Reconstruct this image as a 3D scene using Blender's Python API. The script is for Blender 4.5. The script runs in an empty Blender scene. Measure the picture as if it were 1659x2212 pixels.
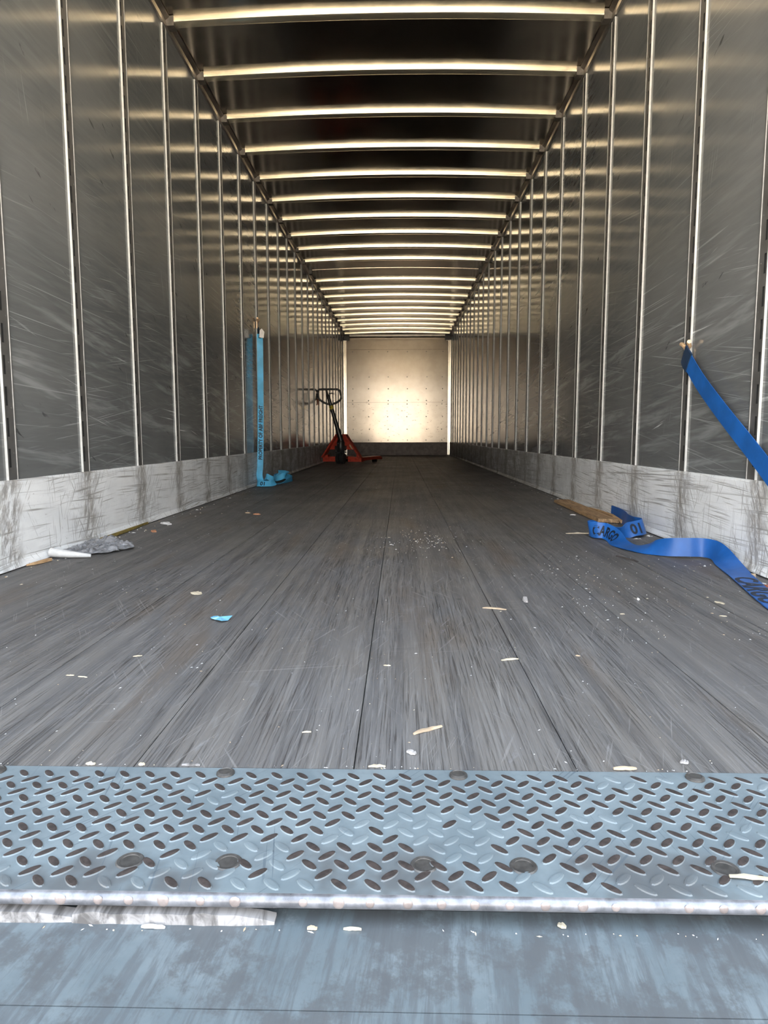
import bpy, bmesh, math, random
from mathutils import Vector, Matrix, noise as mnoise

random.seed(7)
scene = bpy.context.scene
col = scene.collection

# ------------------------------------------------------------------ camera
FPX, FRAME_W, FRAME_H = 1467.4, 1659.0, 2212.0
cam_data = bpy.data.cameras.new('camera')
cam_data.sensor_fit = 'VERTICAL'
cam_data.sensor_height = 32.0
cam_data.lens = FPX / FRAME_H * 32.0
cam_data.clip_start = 0.02
cam_data.clip_end = 500
cam = bpy.data.objects.new('camera', cam_data)
col.objects.link(cam)
YAW, PITCH, ROLL = -0.024, 0.1114, -0.0015
cyw, syw = math.cos(YAW), math.sin(YAW)
f0, r0, u0 = Vector((syw, cyw, 0)), Vector((cyw, -syw, 0)), Vector((0, 0, 1))
fwd = f0 * math.cos(PITCH) - u0 * math.sin(PITCH)
upv = u0 * math.cos(PITCH) + f0 * math.sin(PITCH)
rgt = r0 * math.cos(ROLL) + upv * math.sin(ROLL)
up2 = upv * math.cos(ROLL) - r0 * math.sin(ROLL)
cam.matrix_world = Matrix(((rgt.x, up2.x, -fwd.x, 0.076), (rgt.y, up2.y, -fwd.y, 0.0),
                           (rgt.z, up2.z, -fwd.z, 0.458), (0, 0, 0, 1)))
scene.camera = cam

# ------------------------------------------------------------------ world, sun, exposure
world = bpy.data.worlds.new('world')
scene.world = world
world.use_nodes = True
wn, wl = world.node_tree.nodes, world.node_tree.links
wn.clear()
w_out = wn.new('ShaderNodeOutputWorld')
w_bg = wn.new('ShaderNodeBackground')
w_tc = wn.new('ShaderNodeTexCoord')
w_sep = wn.new('ShaderNodeSeparateXYZ')
w_ramp = wn.new('ShaderNodeValToRGB')
w_ramp.color_ramp.elements[0].position = 0.0
w_ramp.color_ramp.elements[0].color = (0.92, 0.85, 0.74, 1)
w_ramp.color_ramp.elements[1].position = 0.75
w_ramp.color_ramp.elements[1].color = (0.55, 0.67, 0.82, 1)
e = w_ramp.color_ramp.elements.new(0.22)
e.color = (0.84, 0.84, 0.83, 1)
wl.new(w_tc.outputs['Generated'], w_sep.inputs[0])
wl.new(w_sep.outputs['Z'], w_ramp.inputs[0])
wl.new(w_ramp.outputs[0], w_bg.inputs[0])
w_bg.inputs[1].default_value = 1.75
wl.new(w_bg.outputs[0], w_out.inputs[0])

sun_data = bpy.data.lights.new('sun', 'SUN')
sun_data.energy = 14.5
sun_data.color = (1.0, 0.92, 0.79)
sun_data.angle = 0.01
sun = bpy.data.objects.new('sun', sun_data)
col.objects.link(sun)
sun.rotation_euler = Vector((0.10, -0.46, -0.88)).to_track_quat('-Z', 'Y').to_euler()

scene.view_settings.view_transform = 'Standard'
scene.view_settings.look = 'None'
scene.view_settings.exposure = 2.1
scene.view_settings.gamma = 1.0
scene.view_settings.use_curve_mapping = False
scene.cycles.use_denoising = True
scene.cycles.max_bounces = 16
scene.cycles.glossy_bounces = 10
scene.cycles.diffuse_bounces = 5
scene.cycles.transparent_max_bounces = 8

# ------------------------------------------------------------------ material kit
class Mat:
    """Small wrapper that builds a procedural Principled material on world position."""
    def __init__(self, name):
        self.m = bpy.data.materials.new(name)
        self.m.use_nodes = True
        self.nt = self.m.node_tree
        self.N, self.L = self.nt.nodes, self.nt.links
        self.b = self.N['Principled BSDF']
        self.geo = self.N.new('ShaderNodeNewGeometry')
        self.pos = self.geo.outputs['Position']
        self._sep = None

    def put(self, sock, v):
        if isinstance(v, (int, float)):
            sock.default_value = v
        elif isinstance(v, (tuple, list)):
            sock.default_value = tuple(v) + ((1.0,) if len(v) == 3 and len(sock.default_value) == 4 else ())
        else:
            self.L.new(v, sock)

    def axis(self, k):
        if self._sep is None:
            self._sep = self.N.new('ShaderNodeSeparateXYZ')
            self.L.new(self.pos, self._sep.inputs[0])
        return self._sep.outputs[k]

    def map(self, scale=(1, 1, 1), rot=(0, 0, 0), loc=(0, 0, 0), vec=None):
        n = self.N.new('ShaderNodeMapping')
        n.inputs['Scale'].default_value = scale
        n.inputs['Rotation'].default_value = rot
        n.inputs['Location'].default_value = loc
        self.L.new(vec if vec is not None else self.pos, n.inputs[0])
        return n.outputs[0]

    def rmap(self, rot, scale, loc=(0, 0, 0)):
        """turn first, then stretch: strokes that run along the turned axis"""
        return self.map(scale, loc=loc, vec=self.map((1, 1, 1), rot=rot))

    def strokes(self, rot, scale, lo, hi, zone_scale, zlo, zhi, loc=(0, 0, 0), detail=2.0, dist=0.15):
        a = self.step(self.noise(self.rmap(rot, scale, loc), 1.0, detail, 0.5, dist), lo, hi)
        z = self.step(self.noise(self.map((1, 1, 1), loc=(loc[1] + 3.1, loc[2], loc[0])), zone_scale, 2), zlo, zhi)
        return self.mul(a, z)

    def noise(self, vec, scale=1.0, detail=3.0, rough=0.5, dist=0.0):
        n = self.N.new('ShaderNodeTexNoise')
        self.L.new(vec, n.inputs['Vector'])
        n.inputs['Scale'].default_value = scale
        n.inputs['Detail'].default_value = detail
        n.inputs['Roughness'].default_value = rough
        n.inputs['Distortion'].default_value = dist
        return n.outputs['Fac']

    def voro(self, vec, scale=1.0, feature='F1'):
        n = self.N.new('ShaderNodeTexVoronoi')
        n.feature = feature
        self.L.new(vec, n.inputs['Vector'])
        n.inputs['Scale'].default_value = scale
        return n.outputs['Distance']

    def op(self, o, a, b=0.0, c=0.0):
        n = self.N.new('ShaderNodeMath')
        n.operation = o
        self.put(n.inputs[0], a)
        self.put(n.inputs[1], b)
        self.put(n.inputs[2], c)
        return n.outputs[0]

    def mul(self, a, b): return self.op('MULTIPLY', a, b)
    def add(self, a, b): return self.op('ADD', a, b)
    def mx(self, a, b): return self.op('MAXIMUM', a, b)

    def step(self, v, lo, hi, a=0.0, b=1.0):
        n = self.N.new('ShaderNodeMapRange')
        n.interpolation_type = 'SMOOTHSTEP'
        self.put(n.inputs[0], v)
        n.inputs[1].default_value, n.inputs[2].default_value = lo, hi
        n.inputs[3].default_value, n.inputs[4].default_value = a, b
        return n.outputs[0]

    def mix(self, f, a, b):
        n = self.N.new('ShaderNodeMix')
        n.data_type = 'RGBA'
        self.put(n.inputs[0], f)
        self.put(n.inputs[6], a)
        self.put(n.inputs[7], b)
        return n.outputs[2]

    def ridge(self, vec, scale, width, detail=1.0, dist=0.0):
        """thin curvy hairlines where a noise crosses its middle value"""
        v = self.noise(vec, scale, detail, 0.5, dist)
        return self.step(self.op('ABSOLUTE', self.add(v, -0.5)), 0.0, width, 1.0, 0.0)

    def bump(self, h, strength=0.3, dist=0.002):
        n = self.N.new('ShaderNodeBump')
        n.inputs['Strength'].default_value = strength
        n.inputs['Distance'].default_value = dist
        self.L.new(h, n.inputs['Height'])
        self.L.new(n.outputs[0], self.b.inputs['Normal'])

    def set(self, **k):
        names = {'col': 'Base Color', 'rough': 'Roughness', 'metal': 'Metallic', 'ior': 'IOR',
                 'spec': 'Specular IOR Level', 'alpha': 'Alpha', 'trans': 'Transmission Weight',
                 'coat': 'Coat Weight', 'coatr': 'Coat Roughness', 'sheen': 'Sheen Weight'}
        for a, v in k.items():
            self.put(self.b.inputs[names[a]], v)
        return self.m


def simple(name, colr, rough=0.5, metal=0.0, var=0.25, scale=40.0, spec=0.5):
    M = Mat(name)
    n = M.noise(M.pos, scale, 4, 0.6)
    lo = tuple(c * (1 - var) for c in colr)
    hi = tuple(min(1, c * (1 + var)) for c in colr)
    return M.set(col=M.mix(M.step(n, 0.3, 0.7), lo, hi), rough=rough, metal=metal, spec=spec)


def mat_wall():
    M = Mat('wall_composite')
    z, y = M.axis(2), M.axis(1)
    blot = M.noise(M.map((1, 0.7, 1.2)), 1.4, 4, 0.55)
    grain = M.noise(M.map((60, 5, 60)), 1.0, 2, 0.6)
    base = M.mix(M.step(blot, 0.3, 0.7), (0.110, 0.117, 0.121), (0.158, 0.164, 0.166))
    base = M.mix(M.mul(M.step(grain, 0.3, 0.75), 0.35), base, (0.19, 0.195, 0.195))
    # long scratches left by freight sliding in and out, mostly level
    low = M.mul(M.step(z, 1.5, 0.8, 0.14, 1.0), M.step(z, 0.34, 0.55, 0.5, 1.0))
    sa = M.strokes((0.06, 0, 0), (1, 1.6, 70), 0.60, 0.74, 1.5, 0.46, 0.66, (1, 2, 3), 4.0, 0.3)
    sb = M.strokes((-0.10, 0, 0), (1, 2.6, 150), 0.61, 0.74, 1.9, 0.48, 0.66, (4, 1, 7), 3.0, 0.3)
    sc_ = M.strokes((0.22, 0, 0), (1, 2.2, 120), 0.63, 0.74, 2.0, 0.54, 0.66, (2, 8, 5), 3.0, 0.4)
    sd = M.strokes((0.03, 0, 0), (1, 0.75, 190), 0.66, 0.72, 1.2, 0.46, 0.60, (9, 3, 1), 1.0, 0.2)
    se = M.strokes((-0.15, 0, 0), (1, 0.9, 160), 0.67, 0.72, 1.4, 0.50, 0.62, (6, 6, 2), 1.0, 0.3)
    sf_ = M.strokes((1.35, 0, 0), (1, 1.6, 150), 0.69, 0.73, 1.6, 0.56, 0.66, (5, 1, 9), 1.0, 0.2)
    haze = M.mul(M.step(M.noise(M.rmap((0.10, 0, 0), (1, 1.3, 16)), 1.0, 4, 0.65, 0.4), 0.50, 0.72), M.step(z, 1.3, 0.8, 0.08, 0.42))
    scr = M.mx(M.mul(M.mx(M.mx(sa, sb), sc_), low), M.mul(M.mx(M.mx(sd, se), sf_), 0.5))
    scr = M.mx(scr, haze)
    dark = M.mul(M.strokes((0.5, 0, 0), (1, 9, 40), 0.66, 0.72, 3.0, 0.50, 0.62, (3, 3, 3), 3.0), 0.7)
    c = M.mix(M.mul(scr, M.step(z, 1.6, 0.95, 0.50, 0.85)), base, (0.46, 0.48, 0.485))
    c = M.mix(dark, c, (0.03, 0.03, 0.03))
    r = M.add(M.step(blot, 0.3, 0.7, 0.10, 0.15), M.mul(scr, 0.20))
    wob = M.noise(M.map((1, 2.0, 5.0)), 2.0, 3, 0.6)
    M.bump(wob, 0.06, 0.004)
    return M.set(col=c, rough=r, ior=1.47)


def mat_kick(post_phase, pitch):
    M = Mat('kick_plate_paint')
    z, y = M.axis(2), M.axis(1)
    # distance to the nearest post: freight has worn the plate where the posts stand behind it
    wob = M.mul(M.add(M.noise(M.map((1, 1, 3)), 6.0, 2), -0.5), 0.10)
    ph = M.op('PINGPONG', M.add(M.add(y, -post_phase), wob), pitch / 2)
    near = M.step(ph, 0.10, 0.015)
    worn = M.mul(near, M.step(M.noise(M.rmap((0.35, 0, 0), (1, 26, 7)), 1.6, 5, 0.75, 0.3), 0.44, 0.56))
    diag = M.mul(M.strokes((0.62, 0, 0), (1, 130, 9), 0.57, 0.64, 5.0, 0.42, 0.55, (1, 2, 3), 3.0), M.step(ph, 0.26, 0.06))
    diag2 = M.strokes((-0.55, 0, 0), (1, 150, 9), 0.64, 0.70, 4.0, 0.52, 0.64, (5, 2, 8), 2.0)
    diag3 = M.strokes((0.75, 0, 0), (1, 130, 8), 0.65, 0.70, 3.4, 0.52, 0.64, (7, 4, 1), 2.0)
    lev = M.strokes((0.03, 0, 0), (1, 1.5, 120), 0.56, 0.66, 2.6, 0.34, 0.52, (2, 7, 4), 4.0, 0.5)
    lev2 = M.strokes((-0.06, 0, 0), (1, 3.0, 230), 0.57, 0.65, 3.0, 0.38, 0.54, (8, 2, 6), 3.0, 0.4)
    gouge = M.strokes((0.05, 0, 0), (1, 0.8, 60), 0.65, 0.69, 1.3, 0.42, 0.52, (4, 9, 2), 3.0, 0.3)
    hair = M.mx(M.mx(lev2, gouge), diag3)
    hair2 = M.strokes((1.5, 0, 0), (1, 5, 210), 0.66, 0.70, 3.7, 0.46, 0.56, (3, 3, 8), 1.0)
    pit = M.step(M.noise(M.map((1, 40, 70)), 1.0, 4, 0.7), 0.64, 0.70)
    pit = M.mul(pit, M.step(z, 0.20, 0.05, 0.45, 1.0))
    scr = M.mx(M.mx(M.mx(worn, diag), M.mx(diag2, lev)), M.mx(M.mx(hair, hair2), pit))
    soil = M.mul(near, M.step(M.noise(M.map((1, 6, 3)), 3.0, 4, 0.7), 0.40, 0.62))
    paint = M.mix(M.step(M.noise(M.map((1, 2, 4)), 2.5, 4, 0.6), 0.3, 0.7), (0.80, 0.82, 0.84), (0.90, 0.92, 0.94))
    # deeper in the trailer the growing shade is put into the colour as mottled grey
    depth_shade = M.mul(M.step(y, 3.6, 7.5, 0.0, 0.72), M.step(M.noise(M.map((1, 3, 5)), 2.0, 4, 0.7), 0.25, 0.6))
    c = M.mix(depth_shade, paint, (0.20, 0.19, 0.175))
    c = M.mix(M.mul(soil, 0.6), c, (0.30, 0.27, 0.23))
    c = M.mix(M.mul(scr, 0.68), c, (0.165, 0.150, 0.135))
    M.bump(M.op('SUBTRACT', 1.0, scr), 0.35, 0.002)
    return M.set(col=c, rough=0.48)


def mat_plank():
    M = Mat('hardwood_floor')
    oi = M.N.new('ShaderNodeObjectInfo')
    rnd = oi.outputs['Random']
    shift = M.N.new('ShaderNodeCombineXYZ')
    M.L.new(M.mul(rnd, 37.0), shift.inputs[0])
    M.L.new(M.mul(rnd, 11.0), shift.inputs[1])
    va = M.N.new('ShaderNodeVectorMath')
    M.L.new(M.pos, va.inputs[0])
    M.L.new(shift.outputs[0], va.inputs[1])
    P = va.outputs[0]
    # strips about 35 mm wide glued side by side in every board
    strip = M.noise(M.map((28, 0.55, 1), vec=P), 1.0, 1, 0.4)
    lam = M.step(strip, 0.35, 0.65)
    blot = M.noise(M.map((1.6, 1, 1)), 1.6, 4, 0.6)
    grain = M.noise(M.map((230, 5.0, 1), vec=P), 1.0, 5, 0.7, 0.8)
    cath = M.noise(M.map((55, 2.2, 1), vec=P), 1.0, 3, 0.6, 2.2)
    c = M.mix(lam, (0.092, 0.087, 0.085), (0.140, 0.130, 0.121))
    c = M.mix(M.step(blot, 0.35, 0.7, 0.0, 0.6), c, (0.128, 0.125, 0.128))
    brown = M.step(M.noise(M.map((6, 0.9, 1), loc=(7, 3, 0)), 1.2, 3), 0.55, 0.72)
    c = M.mix(M.mul(brown, 0.6), c, (0.115, 0.088, 0.066))
    gap = M.mul(M.step(grain, 0.52, 0.62), M.step(M.noise(M.map((7, 1.2, 1), loc=(2, 9, 0)), 1.0, 4, 0.6), 0.34, 0.60))
    c = M.mix(M.mul(gap, 0.75), c, (0.030, 0.026, 0.024))
    c = M.mix(M.mul(M.step(grain, 0.46, 0.36), 0.40), c, (0.21, 0.205, 0.20))
    c = M.mix(M.mul(M.step(cath, 0.58, 0.66), 0.35), c, (0.20, 0.195, 0.19))
    # pale scuffs in every direction
    h1 = M.strokes((0, 0, 0.35), (190, 4.5, 1), 0.63, 0.70, 3.0, 0.44, 0.58, (1, 5, 0), 2.0)
    h2 = M.strokes((0, 0, -0.5), (170, 4.0, 1), 0.64, 0.70, 3.4, 0.46, 0.58, (6, 2, 0), 2.0)
    h3 = M.strokes((0, 0, 1.35), (150, 3.5, 1), 0.66, 0.71, 2.6, 0.48, 0.60, (2, 9, 0), 2.0)
    h4 = M.strokes((0, 0, 0.08), (230, 3.0, 1), 0.60, 0.70, 2.2, 0.38, 0.60, (8, 8, 0), 3.0)
    hair = M.mx(M.mx(h1, h2), M.mx(h3, h4))
    c = M.mix(M.mul(hair, 0.34), c, (0.30, 0.29, 0.28))
    scuf = M.mul(M.step(M.noise(M.rmap((0, 0, 0.4), (30, 9, 1)), 1.0, 5, 0.75), 0.60, 0.70), 0.5)
    c = M.mix(M.mul(scuf, 0.6), c, (0.24, 0.24, 0.25))
    spot = M.mul(M.step(M.voro(M.map((1, 1, 1)), 3.1), 0.045, 0.025), M.step(M.noise(M.pos, 0.9, 1), 0.50, 0.55))
    c = M.mix(M.mul(spot, 0.75), c, (0.022, 0.020, 0.020))
    M.bump(M.add(M.mul(gap, -1.0), M.mul(grain, 0.4)), 0.45, 0.0015)
    return M.set(col=c, rough=M.step(blot, 0.3, 0.7, 0.46, 0.62), spec=0.40)


def mat_plate(name='tread_plate_steel', worn=True):
    M = Mat(name)
    n1 = M.noise(M.map((1, 1, 1)), 9.0, 5, 0.65)
    n2 = M.noise(M.map((1, 1, 1), loc=(4, 2, 0)), 55.0, 4, 0.6)
    c = M.mix(M.step(n1, 0.35, 0.68), (0.130, 0.160, 0.176), (0.178, 0.212, 0.228))
    c = M.mix(M.mul(M.step(n2, 0.55, 0.70), 0.30), c, (0.12, 0.135, 0.15))
    if worn:
        y, x = M.axis(1), M.axis(0)
        edge = M.step(y, 0.745, 0.675)
        wear = M.mul(edge, M.step(M.noise(M.map((7, 6, 1), loc=(1.1, 0, 0)), 1.0, 4, 0.65), 0.42, 0.60))
        c = M.mix(M.mul(wear, 0.85), c, (0.090, 0.094, 0.098))
        hair = M.mx(M.strokes((0, 0, 0.7), (260, 6, 1), 0.67, 0.71, 6.0, 0.45, 0.58, (1, 1, 0), 1.0),
                    M.strokes((0, 0, -0.15), (230, 5, 1), 0.68, 0.71, 5.0, 0.45, 0.58, (4, 7, 0), 1.0))
        c = M.mix(M.mul(hair, 0.7), c, (0.07, 0.09, 0.11))
        M.bump(n2, 0.12, 0.001)
        return M.set(col=c, rough=M.add(M.mul(wear, -0.10), 0.50), metal=0.10)
    st = M.noise(M.rmap((0, 0, 0.10), (60, 5, 1)), 1.0, 6, 0.75, 0.3)
    st2 = M.noise(M.map((8, 7, 1)), 1.3, 8, 0.75)
    c = M.mix(M.mul(M.step(st, 0.44, 0.58), 0.75), c, (0.100, 0.110, 0.120))
    c = M.mix(M.mul(M.step(st2, 0.46, 0.57), 0.80), c, (0.095, 0.100, 0.106))
    c = M.mix(M.mul(M.step(st2, 0.40, 0.28), 0.5), c, (0.27, 0.31, 0.33))
    c = M.mix(0.16, c, (0.05, 0.05, 0.052))
    rust = M.step(M.noise(M.map((4, 9, 1), loc=(3, 1, 0)), 1.4, 4, 0.7), 0.66, 0.76)
    c = M.mix(M.mul(rust, 0.6), c, (0.12, 0.085, 0.065))
    M.bump(st, 0.12, 0.001)
    return M.set(col=c, rough=0.42, metal=0.15)


def mat_back():
    M = Mat('front_wall_sheet')
    n = M.noise(M.pos, 5.0, 4, 0.6)
    c = M.mix(M.step(n, 0.3, 0.7), (0.40, 0.34, 0.275), (0.45, 0.385, 0.315))
    dent = M.mul(M.step(M.noise(M.map((5, 1, 10)), 2.6, 4, 0.65), 0.62, 0.67), M.step(M.axis(2), 1.6, 1.0))
    c = M.mix(M.mul(dent, 0.8), c, (0.10, 0.085, 0.07))
    M.bump(n, 0.03, 0.01)
    return M.set(col=c, rough=0.17, metal=0.6)


def mat_metal(name, c, rough, var=0.12, scale=8.0, metal=1.0):
    M = Mat(name)
    n = M.noise(M.pos, scale, 4, 0.6)
    return M.set(col=M.mix(M.step(n, 0.3, 0.7), tuple(k * (1 - var) for k in c), tuple(min(1, k * (1 + var)) for k in c)),
                 rough=M.step(n, 0.3, 0.7, rough * 0.8, rough * 1.2), metal=metal)


def mat_web(name, c, rough=0.45):
    M = Mat(name)
    n = M.noise(M.map((1, 1, 1)), 160.0, 2, 0.6)
    n2 = M.noise(M.pos, 9.0, 3, 0.6)
    cc = M.mix(M.step(n2, 0.35, 0.7), tuple(k * 0.82 for k in c), tuple(min(1, k * 1.15) for k in c))
    M.bump(n, 0.25, 0.0008)
    return M.set(col=cc, rough=rough, spec=0.5)


def mat_wood(name, c1, c2, rot=0.0, rough=0.7):
    M = Mat(name)
    n = M.noise(M.map((60, 6, 40), rot=(0, 0, rot)), 1.0, 4, 0.6, 0.8)
    M.bump(n, 0.4, 0.002)
    return M.set(col=M.mix(M.step(n, 0.35, 0.65), c1, c2), rough=rough)


def mat_film():
    M = Mat('plastic_film')
    n = M.noise(M.pos, 30.0, 4, 0.6)
    return M.set(col=M.mix(M.step(n, 0.3, 0.7), (0.17, 0.175, 0.19), (0.36, 0.365, 0.39)), rough=0.28,
                 alpha=M.step(n, 0.3, 0.7, 0.62, 0.85), spec=0.6)


POST_Y_L = [2.298, 2.852, 3.460, 4.075, 4.688, 5.275]
POST_Y_R = [2.310, 2.880, 3.484, 4.088, 4.684, 5.290]
POST_PITCH = 0.6035
MT = {
    'wall': mat_wall(), 'plank': mat_plank(), 'plate': mat_plate(), 'dock': mat_plate('dock_lip_steel', False),
    'kick': mat_kick(2.88, 0.6035), 'back': mat_back(),
    'post': simple('post_edge_lit', (0.56, 0.56, 0.545), 0.6, 0.0, 0.1, 30.0),  # lighter tone paints in the daylight caught by the door-facing edge
    'postlip': simple('post_lip', (0.30, 0.29, 0.28), 0.5, 0.0, 0.2, 30.0),
    'poststrip': mat_metal('post_web_steel', (0.100, 0.098, 0.094), 0.38, 0.2, 20.0, 0.1),
    'void': simple('slot_void', (0.012, 0.012, 0.012), 0.9),  # near-black colour paints the slots' inner shade; also backs boards and front sheets
    'roof': mat_metal('roof_sheet', (0.44, 0.395, 0.34), 0.17, 0.12, 2.0),
    'bow': mat_metal('roof_bow_steel', (0.70, 0.64, 0.50), 0.22, 0.03, 8.0, 0.85),
    'rail': mat_metal('roof_rail_aluminium', (0.50, 0.46, 0.41), 0.38, 0.2, 6.0),
    'gusset': simple('gusset_steel', (0.09, 0.08, 0.07), 0.5, 0.3),
    'brownkick': simple('front_kick_paint', (0.13, 0.10, 0.085), 0.45, 0.2, 0.3, 12.0),
    'whitepost': mat_metal('corner_post_paint', (0.80, 0.73, 0.62), 0.20, 0.04, 8.0, 0.85),
    'black': simple('black_paint', (0.018, 0.017, 0.016), 0.38, 0.0, 0.3),
    'rubber': simple('black_rubber', (0.016, 0.016, 0.015), 0.7, 0.0, 0.3),
    'red': simple('red_paint', (0.50, 0.055, 0.028), 0.38, 0.0, 0.3, 25.0),
    'yellow': simple('yellow_sticker', (0.70, 0.55, 0.03), 0.5),
    'label': simple('pale_label', (0.66, 0.60, 0.36), 0.5),
    'chrome': mat_metal('bright_steel', (0.75, 0.75, 0.75), 0.2),
    'rust': simple('worn_lug_rust', (0.040, 0.030, 0.027), 0.62, 0.1, 0.35, 140.0),
    'polish': simple('polished_lug', (0.30, 0.25, 0.235), 0.40, 0.3, 0.2, 60.0),
    'nose': mat_metal('galvanised_nose', (0.20, 0.20, 0.215), 0.34, 0.40, 40.0, 0.4),
    'washer': simple('bolt_washer_steel', (0.075, 0.070, 0.066), 0.45, 0.4, 0.3, 90.0),
    'web_l': mat_web('sky_blue_webbing', (0.09, 0.46, 0.78)),
    'web_r': mat_web('royal_blue_webbing', (0.012, 0.105, 0.38)),
    'ink': simple('dark_ink', (0.008, 0.016, 0.035), 0.55),
    'navy': mat_web('navy_webbing', (0.010, 0.035, 0.085)),
    'zinc': simple('gold_zinc', (0.72, 0.50, 0.30), 0.35, 0.5, 0.2),
    'white': simple('white_tag', (0.78, 0.76, 0.74), 0.6, 0.0, 0.08),
    'film': mat_film(),
    'board': mat_wood('weathered_board', (0.20, 0.12, 0.06), (0.42, 0.27, 0.14)),
    'card': mat_wood('cardboard_brown', (0.36, 0.22, 0.11), (0.50, 0.33, 0.18)),
    'greywood': mat_wood('bleached_wood', (0.09, 0.083, 0.08), (0.30, 0.285, 0.28), 1.57),
    'pale': simple('pale_splinter', (0.42, 0.32, 0.22), 0.7),
    'cream': simple('cream_chip', (0.46, 0.40, 0.30), 0.7),
    'bark': simple('bark_sliver', (0.05, 0.042, 0.038), 0.8),
    'greychip': simple('grey_chip', (0.34, 0.32, 0.31), 0.7),
    'orange': simple('orange_chip', (0.55, 0.26, 0.14), 0.7),
    'redchip': simple('redbrown_chip', (0.38, 0.12, 0.06), 0.7),
    'paper': simple('white_paper', (0.58, 0.58, 0.58), 0.7, 0.0, 0.1),
    'bluefilm': simple('light_blue_film', (0.18, 0.46, 0.68), 0.45, 0.0, 0.1),
    'foil': mat_metal('silver_scrap', (0.75, 0.75, 0.76), 0.25),
    'olive': simple('olive_sealant', (0.17, 0.125, 0.03), 0.6, 0.0, 0.3, 60.0),
    'yard': simple('yard_concrete', (0.60, 0.525, 0.42), 0.85, 0.0, 0.12, 1.2),
    'outer': simple('outer_skin', (0.65, 0.65, 0.65), 0.5),
}

# ------------------------------------------------------------------ object helpers
def link(name, me, parent=None, mats=()):
    o = bpy.data.objects.new(name, me)
    col.objects.link(o)
    if parent is not None:
        o.parent = parent
    if me is not None:
        for m in mats:
            if m is not None and m.name not in [k.name for k in me.materials if k]:
                me.materials.append(m)
    return o


def mesh_of(name, verts, faces, smooth=False, midx=None):
    me = bpy.data.meshes.new(name)
    me.from_pydata([tuple(v) for v in verts], [], faces)
    if midx:
        me.polygons.foreach_set('material_index', midx)
    if smooth:
        me.polygons.foreach_set('use_smooth', [True] * len(me.polygons))
    me.update()
    return me


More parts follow.
